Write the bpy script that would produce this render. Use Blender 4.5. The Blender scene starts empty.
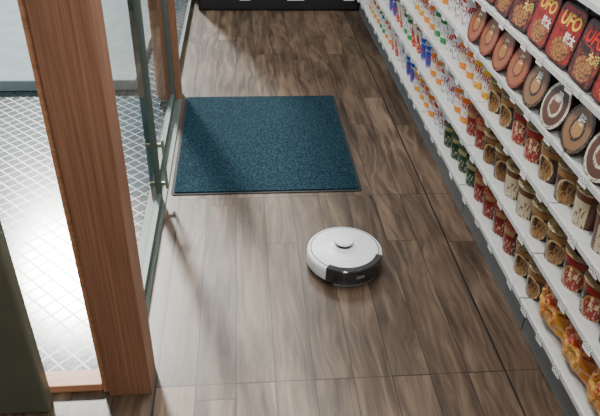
import bpy, math, random
from mathutils import Vector, Matrix
random.seed(7)
D=bpy.data; C=bpy.context; scene=C.scene; COL=scene.collection
pi=math.pi

# ------------------------------------------------------------------ helpers
def s2l(c):
    return tuple(((x/255)/12.92 if x/255<=0.04045 else ((x/255+0.055)/1.055)**2.4) for x in c[:3])+(1.0,)
class NT:
    def __init__(s,name,rough=0.5,spec=0.5,metal=0.0,coat=0.0):
        s.m=D.materials.new(name); s.m.use_nodes=True
        s.t=s.m.node_tree; s.b=s.t.nodes['Principled BSDF']
        s.b.inputs['Roughness'].default_value=rough
        s.b.inputs['Specular IOR Level'].default_value=spec
        s.b.inputs['Metallic'].default_value=metal
        s.b.inputs['Coat Weight'].default_value=coat
    def n(s,ty,**k):
        nd=s.t.nodes.new(ty)
        for a,v in k.items(): setattr(nd,a,v)
        return nd
    def put(s,sock,v):
        if hasattr(v,'is_output'): s.t.links.new(v,sock)
        else: sock.default_value=v
    def math(s,op,a,b=None,c=None,clamp=False):
        nd=s.n('ShaderNodeMath',operation=op,use_clamp=clamp)
        s.put(nd.inputs[0],a)
        if b is not None: s.put(nd.inputs[1],b)
        if c is not None: s.put(nd.inputs[2],c)
        return nd.outputs[0]
    def mix(s,f,a,b,mode='MIX'):
        nd=s.n('ShaderNodeMix',data_type='RGBA',blend_type=mode)
        s.put(nd.inputs[0],f); s.put(nd.inputs[6],a); s.put(nd.inputs[7],b)
        return nd.outputs[2]
    def xyz(s,kind='Object'):
        tc=s.n('ShaderNodeTexCoord'); sp=s.n('ShaderNodeSeparateXYZ')
        s.t.links.new(tc.outputs[kind],sp.inputs[0]); return sp.outputs[0],sp.outputs[1],sp.outputs[2]
    def comb(s,x,y,z=0.0):
        nd=s.n('ShaderNodeCombineXYZ')
        for i,v in enumerate((x,y,z)): s.put(nd.inputs[i],v)
        return nd.outputs[0]
    def noise(s,vec,scale=1,detail=3,rough=0.5,dist=0.0):
        nd=s.n('ShaderNodeTexNoise'); s.put(nd.inputs['Vector'],vec)
        nd.inputs['Scale'].default_value=scale; nd.inputs['Detail'].default_value=detail
        nd.inputs['Roughness'].default_value=rough; nd.inputs['Distortion'].default_value=dist
        return nd.outputs['Fac']
    def wn(s,vec):
        nd=s.n('ShaderNodeTexWhiteNoise',noise_dimensions='3D'); s.put(nd.inputs['Vector'],vec); return nd.outputs['Value']
    def ramp(s,f,stops,interp='LINEAR'):
        nd=s.n('ShaderNodeValToRGB'); cr=nd.color_ramp; cr.interpolation=interp
        while len(cr.elements)<len(stops): cr.elements.new(0.5)
        for e,(p,c) in zip(cr.elements,stops): e.position=p; e.color=c
        s.put(nd.inputs[0],f); return nd.outputs[0]
    def bump(s,h,strength=0.3,dist=0.002):
        nd=s.n('ShaderNodeBump'); nd.inputs['Strength'].default_value=strength; nd.inputs['Distance'].default_value=dist
        s.put(nd.inputs['Height'],h); s.t.links.new(nd.outputs[0],s.b.inputs['Normal'])
    def col(s,v): s.put(s.b.inputs['Base Color'],v); return s
def plain(name,rgb,rough=0.5,metal=0.0,spec=0.5,coat=0.0,var=0.06,scale=30):
    k=NT(name,rough,spec,metal,coat)
    tc=k.n('ShaderNodeTexCoord')
    f=k.noise(tc.outputs['Object'],scale,3)
    c=s2l(rgb); lo=tuple(x*(1-var) for x in c[:3])+(1,); hi=tuple(min(1,x*(1+var)) for x in c[:3])+(1,)
    k.col(k.ramp(f,[(0.3,lo),(0.7,hi)])); return k.m

def link(o): COL.objects.link(o); return o
def mesh_obj(name,verts,faces,mat=None,uvs=None,smooth=False,mats=None,fm=None):
    me=D.meshes.new(name); me.from_pydata(verts,[],faces); me.update()
    for m in (mats or ([mat] if mat else [])): me.materials.append(m)
    if fm:
        for p,i in zip(me.polygons,fm): p.material_index=i
    if uvs:
        ul=me.uv_layers.new(name='UVMap'); i=0
        for f in uvs:
            for uv in f: ul.data[i].uv=uv; i+=1
    if smooth:
        for p in me.polygons: p.use_smooth=True
    return link(D.objects.new(name,me))
def box(name,lo,hi,mat,bevel=0.0,parent=None,seg=2):
    x0,y0,z0=lo; x1,y1,z1=hi
    cx,cy,cz=(x0+x1)/2,(y0+y1)/2,(z0+z1)/2
    v=[(x-cx,y-cy,z-cz) for x in (x0,x1) for y in (y0,y1) for z in (z0,z1)]
    f=[(0,1,3,2),(4,6,7,5),(0,4,5,1),(2,3,7,6),(0,2,6,4),(1,5,7,3)]
    o=mesh_obj(name,v,f,mat); o.location=(cx,cy,cz)
    if bevel:
        b=o.modifiers.new('bevel','BEVEL'); b.width=bevel; b.segments=seg; b.limit_method='ANGLE'
        for p in o.data.polygons: p.use_smooth=True
        o.modifiers.new('wn','WEIGHTED_NORMAL')
    if parent: par(o,parent)
    return o
def par(o,p):
    # keep world placement (parents are never rotated at build time)
    o.parent=p; o.location=Vector(o.location)-wloc(p)
def wloc(p):
    v=Vector((0,0,0))
    while p is not None: v+=Vector(p.location); p=p.parent
    return v
def empty(name,loc):
    o=D.objects.new(name,None); o.location=loc; o.empty_display_size=0.1; return link(o)
def tag(o,label,cat,group=None,kind=None):
    o['label']=label; o['category']=cat
    if group: o['group']=group
    if kind: o['kind']=kind
def struct(o): o['kind']='structure'; return o
def lathe(name,prof,mat,seg=40,mats=None,pm=None,sharp=True):
    n=len(prof); v=[];f=[];uv=[];fm=[]
    L=[0]
    for i in range(1,n): L.append(L[-1]+math.dist(prof[i],prof[i-1]))
    T=L[-1]
    for i,(r,z) in enumerate(prof):
        for j in range(seg):
            a=2*pi*j/seg; v.append((r*math.cos(a),r*math.sin(a),z))
    for i in range(n-1):
        for j in range(seg):
            k=(j+1)%seg
            f.append((i*seg+j,i*seg+k,(i+1)*seg+k,(i+1)*seg+j))
            uv.append([(j/seg,L[i]/T),((j+1)/seg,L[i]/T),((j+1)/seg,L[i+1]/T),(j/seg,L[i+1]/T)])
            fm.append(pm[i] if pm else 0)
    o=mesh_obj(name,v,f,mat,uvs=uv,smooth=True,mats=mats,fm=fm)
    if sharp:
        o.data.set_sharp_from_angle(angle=math.radians(40))
    return o
def text_mesh(body,size,extr=0.0006,shear=0.0,bold=0.0):
    cu=D.curves.new('t','FONT'); cu.body=body; cu.size=size; cu.extrude=extr; cu.align_x='CENTER'; cu.align_y='CENTER'
    cu.shear=shear; cu.offset=bold; cu.resolution_u=3
    o=D.objects.new('t',cu); link(o); C.view_layer.update()
    me=D.meshes.new_from_object(o.evaluated_get(C.evaluated_depsgraph_get()))
    D.objects.remove(o); return me

# ------------------------------------------------------------------ camera (height 1.85 m, pitched down ~34 deg)
Yc=Vector((-64,438,-637)).normalized(); Zc=Vector((30,932,637)).normalized()
Xc=Yc.cross(Zc).normalized(); Yc=Zc.cross(Xc)
R=Matrix((Xc,Yc,Zc)).to_4x4()
cam=D.objects.new('camera',D.cameras.new('camera')); link(cam)
cam.matrix_world=Matrix.Translation((0,0,1.85))@R
cam.data.sensor_width=36; cam.data.lens=36*637/600; cam.data.clip_start=0.02
scene.camera=cam

# ------------------------------------------------------------------ materials
def floor_mat():
    k=NT('plank_floor',0.42,0.5)
    x,y,z=k.xyz()
    w=0.145; Lp=1.23
    xs=k.math('ADD',x,0.345); rx=k.math('DIVIDE',xs,w)
    row=k.math('FLOOR',rx); fx=k.math('FRACT',rx)
    odd=k.math('FRACT',k.math('MULTIPLY',row,0.5))
    off=k.math('MULTIPLY',k.wn(k.comb(row,3.0,1.0)),0.6)
    off=k.math('MULTIPLY',off,k.math('GREATER_THAN',odd,0.25))
    ry=k.math('ADD',k.math('DIVIDE',k.math('SUBTRACT',y,2.80),Lp),off)
    idx=k.math('FLOOR',ry); fy=k.math('FRACT',ry)
    ex=k.math('MULTIPLY',k.math('MINIMUM',fx,k.math('SUBTRACT',1.0,fx)),w)
    ey=k.math('MULTIPLY',k.math('MINIMUM',fy,k.math('SUBTRACT',1.0,fy)),Lp)
    gap=k.math('LESS_THAN',k.math('MINIMUM',ex,ey),0.0018)
    pid=k.wn(k.comb(row,idx,0.5))
    pid2=k.wn(k.comb(row,idx,7.5))
    # cathedral figure: bands along the plank bent by low-frequency noise
    warp=k.noise(k.comb(k.math('MULTIPLY',x,5.0),k.math('MULTIPLY',y,1.4),k.math('MULTIPLY',pid2,30.0)),1.0,3,0.5,0.4)
    vec=k.comb(k.math('ADD',k.math('MULTIPLY',x,40.0),k.math('MULTIPLY',warp,8.0)),k.math('MULTIPLY',y,1.6),k.math('MULTIPLY',pid,40.0))
    g1=k.noise(vec,1.0,5,0.6,0.3)
    vec2=k.comb(k.math('MULTIPLY',x,12.0),k.math('MULTIPLY',y,2.2),k.math('MULTIPLY',pid2,30.0))
    g2=k.noise(vec2,1.0,4,0.55,0.9)
    fine=k.noise(k.comb(k.math('MULTIPLY',x,190.0),k.math('MULTIPLY',y,8.0),pid),1.0,3,0.6)
    c1=k.ramp(g1,[(0.34,s2l((50,38,30))),(0.5,s2l((101,83,68))),(0.66,s2l((148,127,107)))])
    c2=k.ramp(g2,[(0.34,s2l((54,42,34))),(0.5,s2l((103,85,70))),(0.66,s2l((146,126,107)))])
    c=k.mix(0.5,c1,c2)
    tint=k.ramp(pid,[(0.0,(0.58,0.55,0.52,1)),(0.5,(0.80,0.77,0.74,1)),(1.0,(1.04,1.0,0.96,1))])
    c=k.mix(1.0,c,tint,'MULTIPLY')
    c=k.mix(k.math('MULTIPLY',fine,0.30),c,s2l((48,37,29)))
    c=k.mix(k.math('MULTIPLY',gap,0.9),c,s2l((22,16,13)))
    # dark joints running along the aisle and lighter cross joint
    def line(v,c0,hw): return k.math('LESS_THAN',k.math('ABSOLUTE',k.math('SUBTRACT',v,c0)),hw)
    j=k.math('MAXIMUM',line(x,-0.345,0.004),line(x,0.96,0.004))
    c=k.mix(k.math('MULTIPLY',j,0.95),c,s2l((16,12,10)))
    jj=k.math('MAXIMUM',line(y,2.80,0.002),line(y,1.572,0.002))
    c=k.mix(k.math('MULTIPLY',jj,0.8),c,s2l((34,26,20)))
    k.col(c)
    k.put(k.b.inputs['Roughness'],k.math('ADD',k.math('MULTIPLY',g1,0.20),0.27))
    h=k.math('SUBTRACT',k.math('MULTIPLY',g1,0.25),k.math('MAXIMUM',gap,j))
    k.bump(h,0.35,0.0015)
    return k.m
def wood_mat(name,a,b,c,rough=0.45,along='z'):
    k=NT(name,rough)
    x,y,z=k.xyz()
    sc={'z':(110,110,2.0),'x':(2.5,70,70),'y':(70,2.5,70)}[along]
    vec=k.comb(k.math('MULTIPLY',x,float(sc[0])),k.math('MULTIPLY',y,float(sc[1])),k.math('MULTIPLY',z,float(sc[2])))
    g=k.noise(vec,1.0,5,0.6,0.3)
    k.col(k.ramp(g,[(0.25,s2l(a)),(0.5,s2l(b)),(0.78,s2l(c))])); k.bump(g,0.15,0.001)
    return k.m
def mat_carpet():
    k=NT('carpet_pile',0.95,0.15)
    x,y,z=k.xyz()
    n1=k.noise(k.comb(x,y,z),120,3,0.7); n2=k.noise(k.comb(x,y,z),380,2,0.7)
    rib=k.math('MULTIPLY',k.math('ADD',k.math('SINE',k.math('MULTIPLY',y,520.0)),1.0),0.5)
    f=k.math('ADD',k.math('MULTIPLY',n1,0.6),k.math('MULTIPLY',n2,0.4))
    c=k.ramp(f,[(0.38,s2l((3,15,22))),(0.5,s2l((13,39,51))),(0.62,s2l((54,92,106)))])
    c=k.mix(k.math('MULTIPLY',rib,0.35),c,s2l((6,25,35)))
    k.col(c); k.bump(f,0.9,0.004); return k.m
def glass_mat(name,tint=(0.93,0.97,0.96)):
    m=D.materials.new(name); m.use_nodes=True; t=m.node_tree; t.nodes.clear()
    out=t.nodes.new('ShaderNodeOutputMaterial'); mx=t.nodes.new('ShaderNodeMixShader')
    tr=t.nodes.new('ShaderNodeBsdfTransparent'); gl=t.nodes.new('ShaderNodeBsdfGlossy')
    ge=t.nodes.new('ShaderNodeNewGeometry'); dp=t.nodes.new('ShaderNodeVectorMath'); dp.operation='DOT_PRODUCT'
    t.links.new(ge.outputs['Incoming'],dp.inputs[0]); t.links.new(ge.outputs['Normal'],dp.inputs[1])
    def M(op,a,b=None):
        n=t.nodes.new('ShaderNodeMath'); n.operation=op
        if hasattr(a,'is_output'): t.links.new(a,n.inputs[0])
        else: n.inputs[0].default_value=a
        if b is not None: n.inputs[1].default_value=b
        return n.outputs[0]
    ab=M('ABSOLUTE',dp.outputs['Value'])
    n=t.nodes.new('ShaderNodeMath'); n.operation='SUBTRACT'; n.inputs[0].default_value=1.0; t.links.new(ab,n.inputs[1])
    pw=M('POWER',n.outputs[0],5.0); sc=M('MULTIPLY',pw,0.9); ad=M('ADD',sc,0.03)
    tr.inputs[0].default_value=tint+(1,); gl.inputs['Roughness'].default_value=0.02
    t.links.new(ad,mx.inputs[0]); t.links.new(tr.outputs[0],mx.inputs[1]); t.links.new(gl.outputs[0],mx.inputs[2])
    t.links.new(mx.outputs[0],out.inputs[0]); return m
def exterior_mat():
    k=NT('exterior_paving',0.2,0.6)
    x,y,z=k.xyz()
    a=k.math('MULTIPLY',k.math('ADD',x,y),11.0); b=k.math('MULTIPLY',k.math('SUBTRACT',x,y),11.0)
    fa=k.math('ABSOLUTE',k.math('SUBTRACT',k.math('FRACT',a),0.5)); fb=k.math('ABSOLUTE',k.math('SUBTRACT',k.math('FRACT',b),0.5))
    ln=k.math('MAXIMUM',k.math('GREATER_THAN',fa,0.43),k.math('GREATER_THAN',fb,0.43))
    cell=k.wn(k.comb(k.math('FLOOR',a),k.math('FLOOR',b),2.0))
    n=k.noise(k.comb(x,y,z),6,5,0.6); n2=k.noise(k.comb(x,y,z),60,3,0.6)
    c=k.ramp(n,[(0.3,s2l((46,58,61))),(0.7,s2l((76,88,91)))])
    c=k.mix(k.math('MULTIPLY',cell,0.55),c,s2l((38,48,52)))
    c=k.mix(k.math('MULTIPLY',ln,0.8),c,s2l((24,31,35)))
    c=k.mix(k.math('MULTIPLY',n2,0.25),c,s2l((60,70,73)))
    k.col(c)
    k.put(k.b.inputs['Roughness'],k.math('ADD',k.math('ADD',k.math('MULTIPLY',n2,0.08),k.math('MULTIPLY',ln,0.14)),k.math('MULTIPLY',cell,0.05)))
    k.put(k.b.inputs['Roughness'],k.math('ADD',k.math('ADD',k.math('MULTIPLY',n2,0.08),k.math('MULTIPLY',ln,0.14)),0.11))
    k.bump(k.math('MULTIPLY',ln,-1.0),0.25,0.001); return k.m

M_floor=floor_mat()
M_post=wood_mat('post_wood',(108,73,55),(137,97,75),(164,121,96))
M_postx=wood_mat('rail_wood',(150,98,66),(190,134,98),(212,160,124),along='x')
M_rubber=plain('rubber_black',(22,30,34),0.7)
M_carpet=mat_carpet()
M_glass=glass_mat('clear_glass')
M_alu=plain('aluminium_grey_green',(84,96,92),0.45,0.15)
M_alul=plain('aluminium_green_grey',(120,140,126),0.4,0.3)
M_brass=plain('lock_metal',(150,164,130),0.3,0.7)
M_ext=exterior_mat()
M_conc=plain('pale_concrete',(138,150,150),0.8,var=0.12,scale=8)
M_wall=plain('wall_paint',(225,222,214),0.8,scale=5)
M_ceil=plain('ceiling_paint',(235,235,230),0.9)
M_shelf=plain('shelf_steel_white',(200,202,200),0.35,0.0)
M_rail=plain('price_rail_plastic',(216,218,216),0.25)
M_back=plain('shelf_back_panel',(130,130,128),0.5)
M_black=plain('black_enamel',(14,14,15),0.35)
M_dark=plain('dark_grille',(26,26,28),0.6)
M_tagw=plain('label_white',(240,240,236),0.5)
M_olive=plain('grey_green_panel',(92,94,80),0.5,var=0.15,scale=3)
M_white=plain('robot_white_plastic',(244,245,247),0.28,coat=0.3,var=0.02)
M_silver=plain('robot_pearl_top',(234,236,240),0.3,0.0,var=0.03)
M_greyp=plain('grey_plastic',(120,123,128),0.4)
M_smoke=plain('smoked_plastic',(46,46,50),0.16,coat=0.6,var=0.3,scale=22)
M_mop=plain('mop_microfibre',(130,132,136),0.95)
M_lamp=D.materials.new('lamp_diffuser'); M_lamp.use_nodes=True
M_lamp.node_tree.nodes['Principled BSDF'].inputs['Emission Color'].default_value=(1,0.97,0.92,1)
M_lamp.node_tree.nodes['Principled BSDF'].inputs['Emission Strength'].default_value=6

# ------------------------------------------------------------------ room
# floor is L-shaped, in world coordinates so planks follow the aisle
V=[(-0.50,1.60,0),(-0.50,6.6,0),(1.55,6.6,0),(1.55,-2.0,0),(-2.6,-2.0,0),(-2.6,1.60,0)]
V+= [(x,y,-0.1) for x,y,z in V]
fl=mesh_obj('floor',V,[(0,5,4,3,2,1),(6,7,8,9,10,11)]+[(i,(i+1)%6,6+(i+1)%6,6+i) for i in range(6)],M_floor); struct(fl)
cz=[(-0.56,1.60,2.75),(-0.56,6.6,2.75),(1.55,6.6,2.75),(1.55,-2.0,2.75),(-2.6,-2.0,2.75),(-2.6,1.60,2.75)]
cz+=[(x,y,2.85) for x,y,z in cz]
cl=mesh_obj('ceiling',cz,[(0,1,2,3,4,5),(11,10,9,8,7,6)]+[(i,6+i,6+(i+1)%6,(i+1)%6) for i in range(6)],M_ceil); struct(cl)
struct(box('wall_right',(1.50,-2.0,0),(1.60,6.6,2.75),M_wall))
struct(box('wall_back',(-0.55,6.5,0),(1.50,6.6,2.75),M_wall))
struct(box('wall_rear',(-2.6,-2.1,0),(1.60,-2.0,2.75),M_wall))
struct(box('wall_left',(-2.7,-2.1,0),(-2.6,1.70,2.75),M_wall))
struct(box('wall_header',(-0.56,1.67,2.2),(-0.40,6.5,2.75),M_wall))
struct(box('wall_window_header',(-2.6,1.56,2.3),(-0.40,1.67,2.75),M_wall))
# exterior
ex=mesh_obj('ground_exterior',[(-9,1.62,-0.03),(-0.44,1.62,-0.03),(-0.44,12,-0.03),(-9,12,-0.03)],[(0,1,2,3)],M_ext); struct(ex); ex.name='floor_exterior'
k1=box('kerb',(-9,4.25,-0.03),(-0.75,4.42,0.05),M_conc,0.01); tag(k1,'pale concrete kerb along the paving outside the glass','kerb')
k2=box('floor_pavement',(-9,4.42,-0.029),(-0.75,11.9,0.03),M_conc); struct(k2)

# posts
def post(x0,x1,y0,y1,label):
    e=empty('wooden_post',((x0+x1)/2,(y0+y1)/2,0))
    b=box('shaft',(x0,y0,0.0),(x1,y1,2.75),M_post,0.004,e)
    s=box('glazing_bead',(x0-0.022,y0+0.02,0.0),(x0+0.001,y1-0.03,2.3),M_postx,0.003,e)
    tag(e,label,'post'); return e
post(-0.505,-0.355,1.54,1.67,'square brown timber post beside the glass entrance door')
post(-0.56,-0.426,4.02,4.15,'square brown timber post at the far end of the glass door')
# front-facing window left of near post
def pane(name,pts,parent):
    cx=[sum(p[i] for p in pts)/4 for i in range(3)]
    o=mesh_obj(name,[tuple(p[i]-cx[i] for i in range(3)) for p in pts],[(0,1,2,3)],M_glass); o.location=cx; par(o,parent); return o
wd=empty('window_1',(-0.9,1.60,0)); struct(wd)
box('sill',(-2.6,1.565,0),(-0.53,1.64,0.035),M_postx,0.004,wd)
pane('pane',[(-2.6,1.60,0.035),(-0.53,1.60,0.035),(-0.53,1.60,2.3),(-2.6,1.60,2.3)],wd)
pn=struct(box('wall_partition',(-2.6,1.48,0),(-0.695,1.54,2.3),M_olive,0.01))
# sliding door in the left side
def door(name,y0,y1,x,handle=None,sw=0.04):
    e=empty(name,(x,(y0+y1)/2,0)); struct(e)
    t=0.014
    box('bottom_rail',(x-t,y0,0.008),(x+t,y1,0.06),M_alu,0.002,e)
    box('top_rail',(x-t,y0,2.13),(x+t,y1,2.19),M_alu,0.002,e)
    box('stile',(x-t,y0,0.06),(x+t,y0+sw,2.13),M_alu,0.002,e)
    box('stile',(x-t,y1-sw,0.06),(x+t,y1,2.13),M_alu,0.002,e)
    pane('pane',[(x,y0+sw,0.06),(x,y1-sw,0.06),(x,y1-sw,2.13),(x,y0+sw,2.13)],e)
    if handle:
        h=empty('handle',(x+t,handle,0.25)); par(h,e)
        box('grip',(x+t+0.022,handle-0.008,0.08),(x+t+0.036,handle+0.008,0.36),M_alul,0.004,h)
        for zz in (0.10,0.32):
            box('bracket',(x+t,handle-0.007,zz),(x+t+0.024,handle+0.007,zz+0.02),M_brass,0.002,h)
    return e
door('door_1',1.675,2.80,-0.445,handle=2.785,sw=0.03)
door('door_2',2.80,4.015,-0.475,sw=0.025)
door('window_2',4.16,6.48,-0.485)
struct(box('trim_1',(-0.51,1.67,0.0),(-0.415,4.02,0.008),M_alu,0.002))

# ------------------------------------------------------------------ mat
m=empty('door_mat',(0.113,3.445,0))
def rrect(x0,y0,x1,y1,z0,z1,r,name,mat):
    pts=[]
    for cx,cy,a0 in ((x1-r,y1-r,0),(x0+r,y1-r,90),(x0+r,y0+r,180),(x1-r,y0+r,270)):
        for i in range(7):
            a=math.radians(a0+15*i); pts.append((cx+r*math.cos(a),cy+r*math.sin(a)))
    n=len(pts); v=[(x,y,z0) for x,y in pts]+[(x,y,z1) for x,y in pts]
    return mesh_obj(name,v,[tuple(reversed(range(n))),tuple(range(n,2*n))]+[(i,(i+1)%n,n+(i+1)%n,n+i) for i in range(n)],mat)
b=rrect(-0.396,2.838,0.622,4.058,0.0005,0.005,0.02,'rubber_border',M_rubber); par(b,m)
b=rrect(-0.380,2.854,0.606,4.042,0.005,0.011,0.012,'carpet_pile',M_carpet); par(b,m); 
tag(m,'dark teal carpet door mat with thin rubber border on wood floor','mat')

# ------------------------------------------------------------------ robot vacuum
rv=empty('robot_vacuum',(0.435,2.238,0))
RR=0.170
def rp(o): o.parent=rv; return o
body=rp(lathe('body',[(0,0.012),(RR-0.02,0.012),(RR-0.004,0.018),(RR,0.026),(RR,0.072),(RR-0.002,0.081),(RR-0.007,0.087),(RR-0.012,0.089),(0,0.089)],M_white,96))
base=rp(lathe('underside_skirt',[(0,0.006),(RR-0.03,0.006),(RR-0.018,0.011),(RR-0.018,0.0125),(0,0.0125)],M_greyp,64))
top=rp(lathe('top_plate',[(RR-0.020,0.0885),(RR-0.0205,0.0905),(RR-0.022,0.0912),(0,0.0915)],M_silver,96))
ring=rp(lathe('seam_ring',[(RR-0.0135,0.0885),(RR-0.0145,0.0898),(RR-0.0195,0.0898),(RR-0.0205,0.0885)],M_greyp,96))
tx,ty=0.0,0.022
tur=empty('lidar_turret',(tx,ty,0.0915)); tur.parent=rv
for nm,pr,mt in (('turret_base',[(0,0),(0.060,0),(0.059,0.004),(0.054,0.006),(0,0.006)],M_white),
                 ('sensor_slot',[(0,0.006),(0.040,0.006),(0.040,0.020),(0,0.020)],M_dark),
                 ('turret_cap',[(0.043,0.020),(0.0455,0.022),(0.0455,0.028),(0.043,0.031),(0.029,0.032),(0.028,0.0308),(0,0.0308)],M_white)):
    o=lathe(nm,pr,mt,48); o.parent=tur
# curved smoked window wrapped round the side
def arc_panel(name,a0,a1,z0,z1,r,th,mat,over=0.0,n=28):
    v=[];f=[]
    for i in range(n+1):
        a=math.radians(a0+(a1-a0)*i/n); cs,sn=math.cos(a),math.sin(a)
        for rr,zz in ((r-th,z0),(r,z0+0.004),(r,z1-0.004),(r-0.004,z1),(r-over-th,z1)):
            v.append((rr*cs,rr*sn,zz))
    for i in range(n):
        for j in range(4): f.append((i*5+j,(i+1)*5+j,(i+1)*5+j+1,i*5+j+1))
    f.append((0,1,2,3,4)); f.append(tuple(n*5+q for q in (4,3,2,1,0)))
    o=mesh_obj(name,v,f,mat,smooth=True); o.data.set_sharp_from_angle(angle=math.radians(35)); return o
ac=-78
win=rp(arc_panel('smoked_tank_window',ac-52,ac+52,0.016,0.0925,RR+0.0025,0.006,M_smoke,over=0.024)); win['label']='smoked translucent tank cover'
for q,(a0,a1) in enumerate(((-38,-8),(8,38))):
    rp(arc_panel('side_vent',ac+a0,ac+a1,0.022,0.030,RR+0.0045,0.004,M_dark))
lat=rp(arc_panel('release_latch',ac-6,ac+6,0.046,0.064,RR+0.005,0.004,M_greyp))
mop=rp(arc_panel('mop_pad',ac-40,ac+40,0.001,0.014,RR-0.004,0.05,M_mop))
for a in (-1,1):
    o=lathe('drive_wheel',[(0,-0.012),(0.024,-0.012),(0.027,-0.008),(0.027,0.008),(0.024,0.012),(0,0.012)],M_rubber,32); o.rotation_euler=(0,pi/2,0); o.location=(a*0.115,0.0,0.027); o.parent=rv
for dx,sz in ((0.0,0.007),):
    o=lathe('button',[(0,0),(0.011,0),(0.0105,0.002),(0,0.0025)],M_white,32); o.location=(0,-0.085,0.0915); o.parent=rv
tag(rv,'round white robot vacuum with smoked tank cover on wood floor','robot vacuum')
rv.rotation_euler=(0,0,math.radians(4))

# ------------------------------------------------------------------ shelves
XS=1.06; TIERS=[0.178,0.40,0.626,0.828,1.038,1.30]
def tag_mat():
    k=NT('price_tag_print',0.5)
    x,y,z=k.xyz()
    n=k.noise(k.comb(x,k.math('MULTIPLY',y,240.0),k.math('MULTIPLY',z,180.0)),1.0,1)
    f=k.math('MULTIPLY',k.math('GREATER_THAN',n,0.56),k.math('LESS_THAN',k.math('ABSOLUTE',z),0.010))
    k.col(k.mix(f,s2l((244,243,238)),s2l((60,60,60)))); return k.m
M_tagp=tag_mat()
for u in range(6):
    y0=0.95+0.83*u; y1=y0+0.822
    e=empty('shelving_unit',(1.28,(y0+y1)/2,0))
    tag(e,'white steel shop shelving unit with price rails and tags','shelf',group='shelving along the aisle')
    box('back_panel',(1.478,y0,0.0),(1.495,y1,1.55),M_back,0,e)
    box('kick_plate',(1.10,y0,0.0),(1.115,y1,TIERS[0]-0.02),M_back,0,e)
    box('upright',(1.47,y0,0),(1.48,y0+0.02,1.55),M_shelf,0,e)
    for ti,zt in enumerate(TIERS):
        sh=empty('shelf_tier',(1.28,(y0+y1)/2,zt)); par(sh,e)
        box('shelf_board',(XS+0.004,y0,zt-0.016),(1.476,y1,zt),M_shelf,0.002,sh)
        box('price_rail',(XS-0.006,y0,zt-0.020),(XS+0.0035,y1,zt+0.003),M_rail,0.002,sh)
        if ti<5:
            yy=y0+0.06+random.random()*0.06
            while yy<y1-0.05:
                t=box('price_tag',(XS-0.0095,yy-0.024,zt-0.028),(XS-0.0065,yy+0.024,zt+0.010),M_tagp,0,sh)
                t.rotation_euler=(random.uniform(-.1,.1),random.uniform(-0.1,0.15),0)
                yy+=random.choice((0.15,0.19,0.24))

# ---- printed wrappers
def wrap_mat(name,base,band,accent,band2=None,dark=(20,14,12),style=0,rough=0.35):
    k=NT(name,rough,0.5)
    u,v,_=k.xyz('UV')
    b=s2l(base); c=k.ramp(v,[(0,b),(0.10,s2l(band2 or base)),(0.22,b),(0.80,s2l(band)),(0.93,b)],'CONSTANT')
    fu=k.math('FRACT',k.math('MULTIPLY',u,3.0))
    du=k.math('MULTIPLY',k.math('SUBTRACT',fu,0.5),1.0); dv=k.math('MULTIPLY',k.math('SUBTRACT',v,0.52),1.25)
    r=k.math('SQRT',k.math('ADD',k.math('MULTIPLY',du,du),k.math('MULTIPLY',dv,dv)))
    if style==0:   # medallion
        c=k.mix(k.math('LESS_THAN',r,0.36),c,s2l(accent))
        c=k.mix(k.math('LESS_THAN',r,0.30),c,s2l(band))
    elif style==1: # diagonal swoosh
        w=k.math('FRACT',k.math('ADD',k.math('MULTIPLY',u,3.0),k.math('MULTIPLY',v,0.7)))
        c=k.mix(k.math('LESS_THAN',w,0.42),c,s2l(accent))
        c=k.mix(k.math('LESS_THAN',k.math('ABSOLUTE',k.math('SUBTRACT',w,0.47)),0.04),c,s2l(band))
    elif style==3: # large lettering field on plain cup with coloured foot
        c=k.mix(k.math('LESS_THAN',v,0.40),c,s2l(accent))
    else:          # vertical panels
        c=k.mix(k.math('GREATER_THAN',k.math('ABSOLUTE',du),0.30),c,s2l(accent))
    # lettering-like print
    n=k.noise(k.comb(k.math('MULTIPLY',u,46.0),k.math('MULTIPLY',v,9.0),float(len(name))),1.0,2,0.5,0.5)
    f=k.math('MULTIPLY',k.math('GREATER_THAN',n,0.56),k.math('LESS_THAN',k.math('ABSOLUTE',k.math('SUBTRACT',v,0.42)),0.24))
    c=k.mix(k.math('MULTIPLY',f,0.85),c,s2l(dark))
    k.col(c); return k.m
def lid_mat(name,c0,c1,c2,noodle=False,cen=(0,0)):
    k=NT(name,0.3,0.5)
    x,y,z=k.xyz()
    r=k.math('SQRT',k.math('ADD',k.math('MULTIPLY',x,x),k.math('MULTIPLY',y,y)))
    c=k.ramp(k.math('MULTIPLY',r,10.0),[(0.0,s2l(c0)),(0.30,s2l(c1)),(0.42,s2l(c2)),(0.72,s2l(c1))],'CONSTANT') if noodle else k.ramp(k.math('MULTIPLY',r,20.0),[(0.0,s2l(c0)),(0.5,s2l(c1)),(0.62,s2l(c0)),(0.88,s2l(c2))],'CONSTANT')
    n=k.noise(k.comb(x,y,z),70 if noodle else 110,2,0.5,1.5)
    c=k.mix(k.math('MULTIPLY',k.math('GREATER_THAN',n,0.54),0.75),c,s2l(c2 if noodle else c1))
    k.col(c); return k.m

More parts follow.
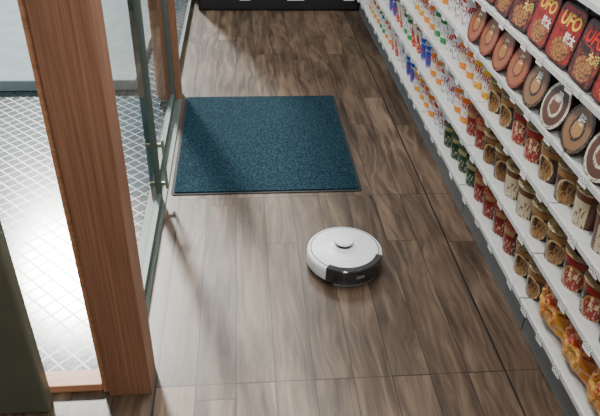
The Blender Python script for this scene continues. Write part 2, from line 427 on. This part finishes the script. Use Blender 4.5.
def cup_variant(key,mat,lidm,lab,letter=None,lcol=None,h=0.148,rt=0.058,rb=0.043):
    prof=[(0,0.003),(rb-0.002,0.003),(rb-0.001,0.0),(rb,0.0015)]
    n=5
    prof+=[(rb+(rt-0.003-rb)*i/n, 0.0015+(h-0.008)*i/n) for i in range(1,n+1)]
    prof+=[(rt,h-0.005),(rt+0.0015,h-0.003),(rt,h-0.001),(rt-0.002,h-0.0008)]
    c=lathe('instant_noodle_cup',prof,mat,36); cm=c.data; cm.name='cup_'+key
    l=lathe('lid',[(rt+0.001,h-0.0025),(rt+0.0015,h+0.0002),(rt-0.003,h+0.0006),(0,h+0.0008)],lidm,36); lm=l.data
    D.objects.remove(c); D.objects.remove(l)
    tm=None
    if letter:
        tm=text_mesh(letter[0],letter[1],0.0004,0.1,0.0012)
        z0=h*letter[2]
        for v in tm.vertices:
            x,y,e=v.co; zz=z0+y; rr=rb+(rt-0.003-rb)*(zz/h)+0.0006+ (0.0004 if e>0 else 0)
            a=pi+x/rr; v.co=(rr*math.cos(a),rr*math.sin(a),zz)
        k=plain('print_'+key,lcol,0.4); tm.materials.append(k)
    return dict(body=cm,lid=lm,text=tm,label=lab,h=h,r=rt)
LW=lid_mat('lid_white',(235,232,225),(214,60,40),(240,238,230))
LB=lid_mat('lid_white_blue',(235,236,238),(50,80,160),(240,240,240))
LG=lid_mat('lid_gold',(170,130,80),(80,36,24),(206,186,140))
LK=lid_mat('lid_black',(40,26,22),(160,120,60),(190,170,130))
LR=lid_mat('lid_red',(170,30,28),(230,200,160),(180,40,32))
LN=lid_mat('lid_green',(30,70,50),(180,170,130),(40,80,56))
LY=lid_mat('lid_yellow',(236,200,70),(180,30,20),(240,220,120))
BG=dict(h=0.138,rt=0.069,rb=0.053)
CV={
 'white_orange':cup_variant('wo',wrap_mat('wrap_wo',(240,240,238),(236,120,30),(240,130,24),dark=(240,190,50),style=3),LW,'white instant noodle cup with orange foot and letters',('BIG',0.050,0.66),(226,80,16)),
 'white_red':cup_variant('wr',wrap_mat('wrap_wr',(240,238,234),(206,30,30),(228,228,232),band2=(206,30,30),dark=(60,50,110),style=1),LW,'white instant noodle cup with red bands',('CUP',0.042,0.55),(190,20,24)),
 'white_blue':cup_variant('wb',wrap_mat('wrap_wb',(236,236,240),(40,80,170),(150,170,210),dark=(200,40,40)),LB,'white instant noodle cup with blue print'),
 'white_yellow':cup_variant('wy',wrap_mat('wrap_wy',(242,240,232),(230,180,30),(240,180,30),dark=(190,30,30),style=3),LY,'white instant noodle cup with yellow foot and letters',('BIG',0.050,0.66),(200,30,30)),
 'white_green':cup_variant('wg',wrap_mat('wrap_wg',(238,240,234),(40,130,70),(60,150,80),dark=(30,60,40),style=3),LW,'white instant noodle cup with green foot'),
 'bright_red':cup_variant('br',wrap_mat('wrap_br',(200,28,28),(240,220,60),(236,228,220),dark=(250,236,200),style=1),LR,'bright red instant noodle cup with pale swoosh'),
 'brown_gold':cup_variant('bg',wrap_mat('wrap_bg',(70,36,26),(160,116,66),(206,180,136),band2=(130,90,50),dark=(30,16,10)),LG,'dark brown instant noodle cup with gold medallion',('麺',0.046,0.52),(30,14,10),**BG),
 'black_gold':cup_variant('kg',wrap_mat('wrap_kg',(30,24,24),(130,88,40),(180,150,100),dark=(16,12,12)),LK,'black instant noodle cup with gold print',('極',0.046,0.52),(24,14,12),**BG),
 'black_red':cup_variant('kr',wrap_mat('wrap_kr',(32,22,22),(150,30,26),(170,120,70),band2=(120,24,22),dark=(220,190,150)),LK,'black instant noodle cup with dark red medallion',('旨',0.046,0.52),(236,214,170),**BG),
 'cream_brown':cup_variant('cb',wrap_mat('wrap_cb',(206,188,156),(112,66,36),(90,44,24),dark=(70,30,18),style=2),LG,'cream instant noodle cup with brown panels',**BG),
 'green':cup_variant('gn',wrap_mat('wrap_gn',(18,60,38),(170,160,110),(12,44,30),dark=(190,180,140),style=2),LN,'dark green instant noodle cup',h=0.13,rt=0.064,rb=0.05),
 'red':cup_variant('rd',wrap_mat('wrap_rd',(130,20,26),(180,140,90),(96,10,14),dark=(200,170,130),style=2),LR,'dark red instant noodle cup with pale lettering',h=0.13,rt=0.064,rb=0.05),
}
def place(name,data,parts,loc,rot,label,cat,group):
    o=link(D.objects.new(name,data)); o.location=loc; o.rotation_euler=rot
    tag(o,label,cat,group)
    for nm,me in parts:
        p=link(D.objects.new(nm,me)); p.parent=o
    return o
GN=['noodle cups on the bottom shelf','noodle cups on the second shelf','noodle cups on the third shelf','noodle cups on the fourth shelf','noodle cups on the top shelf']
def cups(tier,y0,y1,seq,row,run=3):
    z=TIERS[tier]+0.0003; y=y0; i=0; kk=None; first=True
    while y<y1-0.05:
        if i%run==0: kk=seq[(i//run)%len(seq)]
        c=CV[kk]; y+=c['r']+0.002
        parts=[('lid',c['lid'])]
        if c['text'] is not None and row==0 and y<4.0: parts.append(('lettering',c['text']))
        x=XS+0.012+0.069+row*0.150+random.uniform(-.002,.002)
        place('instant_noodle_cup',c['body'],parts,(x,y,z),(0,0,math.radians(random.uniform(12,48))),c['label'],'noodle cup',GN[tier])
        y+=c['r']+0.002+random.uniform(0,0.004); i+=1
WH=['white_orange','white_yellow','white_red','white_blue','bright_red','white_green']
for row in (0,1):
    cups(0,1.725,5.85,['brown_gold','red','red','green','green','white_red','white_orange','white_yellow','white_blue','white_red','bright_red','white_orange','white_green']+WH,row,run=2 if row else 2)
    cups(1,1.10,5.85,['black_gold','black_red','brown_gold','cream_brown','black_gold','red','white_orange','white_red','white_orange','white_blue','bright_red']+WH[::-1]*3,row,run=2)
    cups(2,1.15,5.85,['black_gold','cream_brown','brown_gold','black_red','brown_gold','white_yellow','white_orange','white_red','white_green']+WH*3,row,run=2)
cups(3,3.02,5.85,['white_red','white_orange','bright_red','white_yellow','white_blue'],0,run=3)
cups(4,3.35,5.85,['white_red','white_orange','bright_red'],0,run=3)

# ---- noodle bowls standing on their rim
def bowl_variant(key,wrap,lid,lab,letter,lcol,R_=0.084,h=0.066):
    c=lathe('b',[(0,0.003),(0.050,0.003),(0.052,0),(0.054,0.002),(0.062,0.022),(0.074,0.048),(0.080,h-0.006),(R_,h-0.004),(R_+0.001,h-0.001),(R_-0.002,h)],wrap,48); cm=c.data
    l=lathe('l',[(R_,h-0.002),(R_+0.001,h+0.0008),(R_-0.004,h+0.0014),(0,h+0.0018)],lid,48); lm=l.data
    D.objects.remove(c); D.objects.remove(l)
    tm=text_mesh(letter,0.040,0.0004,0.0,0.0012)
    # orient letters so their up direction is local +X (becomes world up on a rim-standing bowl)
    for v in tm.vertices:
        x,y,e=v.co; v.co=(y+0.030,-x,h+0.0024+e)
    tm.materials.append(plain('bprint_'+key,lcol,0.4))
    return dict(body=cm,lid=lm,text=tm,label=lab)
BV=[bowl_variant('r',wrap_mat('bwrap_r',(120,20,22),(180,130,50),(100,10,14)),lid_mat('blid_r',(176,120,60),(110,18,20),(160,94,54),True),'round dark red noodle bowl standing on its rim, lid outward','焼',(250,232,190)),
    bowl_variant('k',wrap_mat('bwrap_k',(40,26,22),(130,90,50),(90,20,16)),lid_mat('blid_k',(180,130,76),(30,22,22),(140,100,66),True),'round dark brown noodle bowl standing on its rim, lid outward','味',(240,240,230)),
    bowl_variant('w',wrap_mat('bwrap_w',(40,34,30),(150,80,40),(120,30,20)),lid_mat('blid_w',(120,74,44),(214,204,184),(90,50,36),True),'round cream and brown noodle bowl standing on its rim, lid outward','濃',(240,230,220))]
yb=1.25; i=0
order=[2,2,2,1,2,1,0,0,0,0]
phi=math.radians(16)
while yb<2.95:
    v=BV[order[i%len(order)]]
    for row in (0,1):
        place('noodle_bowl',v['body'],[('lid',v['lid'])]+([('lettering',v['text'])] if row==0 else []),(XS+0.085+row*0.085,yb,TIERS[3]+0.084*math.cos(phi)-0.066*math.sin(phi)+0.006),(0,-(pi/2-phi),0),v['label'],'noodle bowl','noodle bowls on the fourth shelf')
    yb+=0.176; i+=1
# ---- fried noodle packs on the top visible shelf
def box_variant(key,cols,tc,rounded,word2):
    import bmesh
    w,t,h=0.165,0.062,0.185; r=0.03
    bm=bmesh.new(); bmesh.ops.create_cube(bm,size=1.0)
    bmesh.ops.scale(bm,vec=(t,w,h),verts=bm.verts)
    for vv in bm.verts:
        if vv.co.x>0: vv.co.y*=0.84; vv.co.z*=0.86
    ee=[e for e in bm.edges if abs(e.verts[0].co.x-e.verts[1].co.x)>t*0.5]
    bmesh.ops.bevel(bm,geom=ee,offset=r,segments=6,affect='EDGES',profile=0.5)
    me=D.meshes.new('carton'); bm.to_mesh(me); bm.free()
    for p in me.polygons: p.use_smooth=True
    me.set_sharp_from_angle(angle=math.radians(40))
    k=NT('box_print_'+key,0.3)
    x,y,z=k.xyz()
    n=k.noise(k.comb(x,y,z),24,3,0.6,2.5)
    c=k.ramp(n,[(0.0,s2l(cols[0])),(0.42,s2l(cols[1])),(0.52,s2l(cols[2])),(0.57,s2l(cols[3])),(0.68,s2l(cols[4]))],'CONSTANT')
    # noodle picture in the lower half
    n2=k.noise(k.comb(x,k.math('MULTIPLY',y,1.0),z),60,2,0.5,3.0)
    pic=k.ramp(n2,[(0.0,s2l((70,30,16))),(0.45,s2l((150,84,36))),(0.55,s2l((206,150,80))),(0.66,s2l((90,40,20)))],'CONSTANT')
    zz=k.math('ADD',z,0.050)
    rr=k.math('SQRT',k.math('ADD',k.math('MULTIPLY',y,y),k.math('MULTIPLY',k.math('MULTIPLY',zz,zz),2.2)))
    c=k.mix(k.math('LESS_THAN',rr,0.058),c,pic)
    k.col(c); me.materials.append(k.m)
    fl=rrect(-w/2-0.004,-h/2-0.004,w/2+0.004,h/2+0.004,0,0.003,r,'f',plain('box_flange_'+key,(60,18,16),0.35)); fm=fl.data
    for v in fm.vertices:
        a,b_,c_=v.co; v.co=(-t/2-0.0005-c_*0.5,a,b_)
    D.objects.remove(fl)
    face=rrect(-w/2+0.003,-h/2+0.003,w/2-0.003,h/2-0.003,0,0.001,r-0.006,'f',k.m); fc=face.data
    for v in fc.vertices:
        a,b_,c_=v.co; v.co=(-t/2-0.002-c_*0.6,-a,b_)
    D.objects.remove(face)
    t1=text_mesh('UFO',0.064,0.0005,0.25,0.0015); t2=text_mesh(word2,0.036,0.0005,0,0.0010)
    for v in t1.vertices:
        x,y,e=v.co; v.co=(-t/2-0.0034-e,-x,y+0.046)
    for v in t2.vertices:
        x,y,e=v.co; v.co=(-t/2-0.0034-e,-x-0.036,y-0.008)
    t1.materials.append(plain('ufo_a_'+key,tc[0],0.4)); t2.materials.append(plain('ufo_b_'+key,tc[1],0.4))
    return me,fm,fc,t1,t2
hh=0.185
XV=[box_variant('a',((26,12,12),(60,14,14),(170,22,20),(140,64,30),(26,14,12)),((220,44,30),(244,220,110)),True,'大盛')+('dark brown and red fried noodle pack with red letters',),
    box_variant('b',((110,10,12),(166,18,20),(196,50,24),(40,14,12),(200,140,50)),((240,196,60),(246,240,230)),True,'極太')+('red fried noodle pack with yellow letters',)]
yb=1.30;i=0
while yb<3.3:
    me,fm,fc,t1,t2,lb=XV[(0,0,1,0,1,1)[i%6]]
    place('fried_noodle_pack',me,[('flange',fm),('lid',fc),('lettering',t1),('lettering',t2)],(XS+0.060,yb,TIERS[4]+hh/2+0.006),(0,math.radians(10),random.uniform(-.05,.08)),lb,'noodle pack','fried noodle packs on the top shelf')
    yb+=0.182; i+=1

# ---- snack bags
def bag_mesh():
    w,h,t=0.195,0.20,0.085; nx,ny=24,26; v=[];f=[]
    for side in (-1,1):
        for j in range(ny+1):
            for i in range(nx+1):
                a=i/nx*2-1; b_=j/ny*2-1
                q=max(0,(1-abs(a)**3.0))**0.6*max(0,(1-abs(b_)**2.6))**0.8
                wob=0.005*math.sin(9*a+3*b_)+0.005*math.sin(13*b_-5*a)+0.003*math.sin(23*a*b_+4*a)
                wx=a*w/2*(1-0.05*(1-abs(b_)))
                v.append((side*(t/2*q+wob*q+0.0006),wx,(b_+1)/2*h))
    N=(nx+1)*(ny+1)
    for s_ in (0,1):
        for j in range(ny):
            for i in range(nx):
                a=s_*N+j*(nx+1)+i
                q=(a,a+1,a+nx+2,a+nx+1)
                f.append(q if s_ else q[::-1])
    for j in range(ny):
        for i0 in (0,nx):
            a=j*(nx+1)+i0; f.append((a,a+nx+1,N+a+nx+1,N+a))
    for i in range(nx):
        for j0 in (0,ny):
            a=j0*(nx+1)+i; f.append((a,a+1,N+a+1,N+a))
    me=D.meshes.new('snack_bag'); me.from_pydata(v,[],f); me.update()
    for p in me.polygons: p.use_smooth=True
    return me
bagm=bag_mesh()
def bag_mat(name,base,snack,pale,mark):
    k=NT(name,0.28,0.6,coat=0.4)
    x,y,z=k.xyz()
    # coloured foil, pale title band near the top, picture of crisps below
    n=k.noise(k.comb(x,y,z),34,3,0.6,1.5)
    pic=k.ramp(n,[(0.0,s2l(snack)),(0.50,s2l(pale)),(0.56,s2l(snack)),(0.66,s2l((140,76,30)))],'CONSTANT')
    zz=k.math('SUBTRACT',z,0.065)
    rr=k.math('SQRT',k.math('ADD',k.math('MULTIPLY',y,y),k.math('MULTIPLY',zz,zz)))
    c=k.mix(k.math('LESS_THAN',rr,0.06),s2l(base),pic)
    n2=k.noise(k.comb(x,k.math('MULTIPLY',y,1.0),z),48,1,0.5,1.0)
    band=k.math('LESS_THAN',k.math('ABSOLUTE',k.math('SUBTRACT',z,0.145)),0.022)
    c=k.mix(k.math('MULTIPLY',band,k.math('GREATER_THAN',n2,0.47)),c,s2l(mark))
    k.col(c); k.bump(k.noise(k.comb(x,y,z),26,2),0.45,0.005); return k.m
BM=[bag_mat('bag_orange',(196,118,44),(206,138,56),(236,196,120),(150,26,18)),bag_mat('bag_yellow',(214,154,54),(196,116,48),(230,190,110),(150,40,20))]
bm_=[bagm,bagm.copy()]
for q in (0,1): bm_[q].materials.append(BM[q])
yb=1.01;i=0
while yb<1.62:
    place('snack_bag',bm_[i%2],[],(XS+0.052,yb,TIERS[0]+0.004),(0,math.radians(0),0.06+0.05*(i%2)),('orange' if i%2==0 else 'yellow')+' crinkled snack bag standing on the bottom shelf','snack bag','snack bags on the bottom shelf')
    yb+=0.199;i+=1

# ------------------------------------------------------------------ far black cabinet
e=empty('refrigerated_cabinet',(0.5,6.2,0))
box('cabinet_body',(-0.40,5.98,0.0),(1.45,6.48,1.6),M_black,0.006,e)
box('toe_grille',(-0.38,5.965,0.02),(1.43,5.981,0.14),M_dark,0.002,e)
for q,(xx,w_) in enumerate(((-0.02,0.10),(0.42,0.16),(0.95,0.1))):
    box('label_plate',(xx,5.955,0.10),(xx+w_,5.966,0.15),M_tagw,0.001,e)
tag(e,'low black refrigerated display cabinet with white label plates','display cabinet')

# ------------------------------------------------------------------ lights
for q,(x,y) in enumerate(((0.3,0.2),(0.3,2.6),(0.3,5.0))):
    e=empty('ceiling_lamp',(x,y,2.75))
    box('housing',(x-0.17,y-0.62,2.715),(x+0.17,y+0.62,2.749),M_shelf,0.004,e)
    box('diffuser',(x-0.15,y-0.60,2.708),(x+0.15,y+0.60,2.716),M_lamp,0,e)
    tag(e,'long white rectangular ceiling light fixture','ceiling lamp',group='ceiling lights')
    L=D.lights.new('lamp','AREA'); L.shape='RECTANGLE'; L.size=0.3; L.size_y=1.2; L.energy=36; L.color=(1,0.98,0.95)
    o=link(D.objects.new('lamp_light',L)); o.location=(x,y,2.70)
sun=D.lights.new('sun','SUN'); sun.energy=8; sun.angle=math.radians(6); sun.color=(1,0.97,0.92)
so=link(D.objects.new('sun',sun))
el=math.radians(38); hd=Vector((-0.33,0.94,0)).normalized()
sd=Vector((hd.x*math.cos(el),hd.y*math.cos(el),math.sin(el)))
so.rotation_euler=sd.to_track_quat('Z','Y').to_euler(); so.location=sd*10
w=D.worlds.new('world'); scene.world=w; w.use_nodes=True
bg=w.node_tree.nodes['Background']; bg.inputs[0].default_value=(0.66,0.82,1.0,1); bg.inputs[1].default_value=1.0
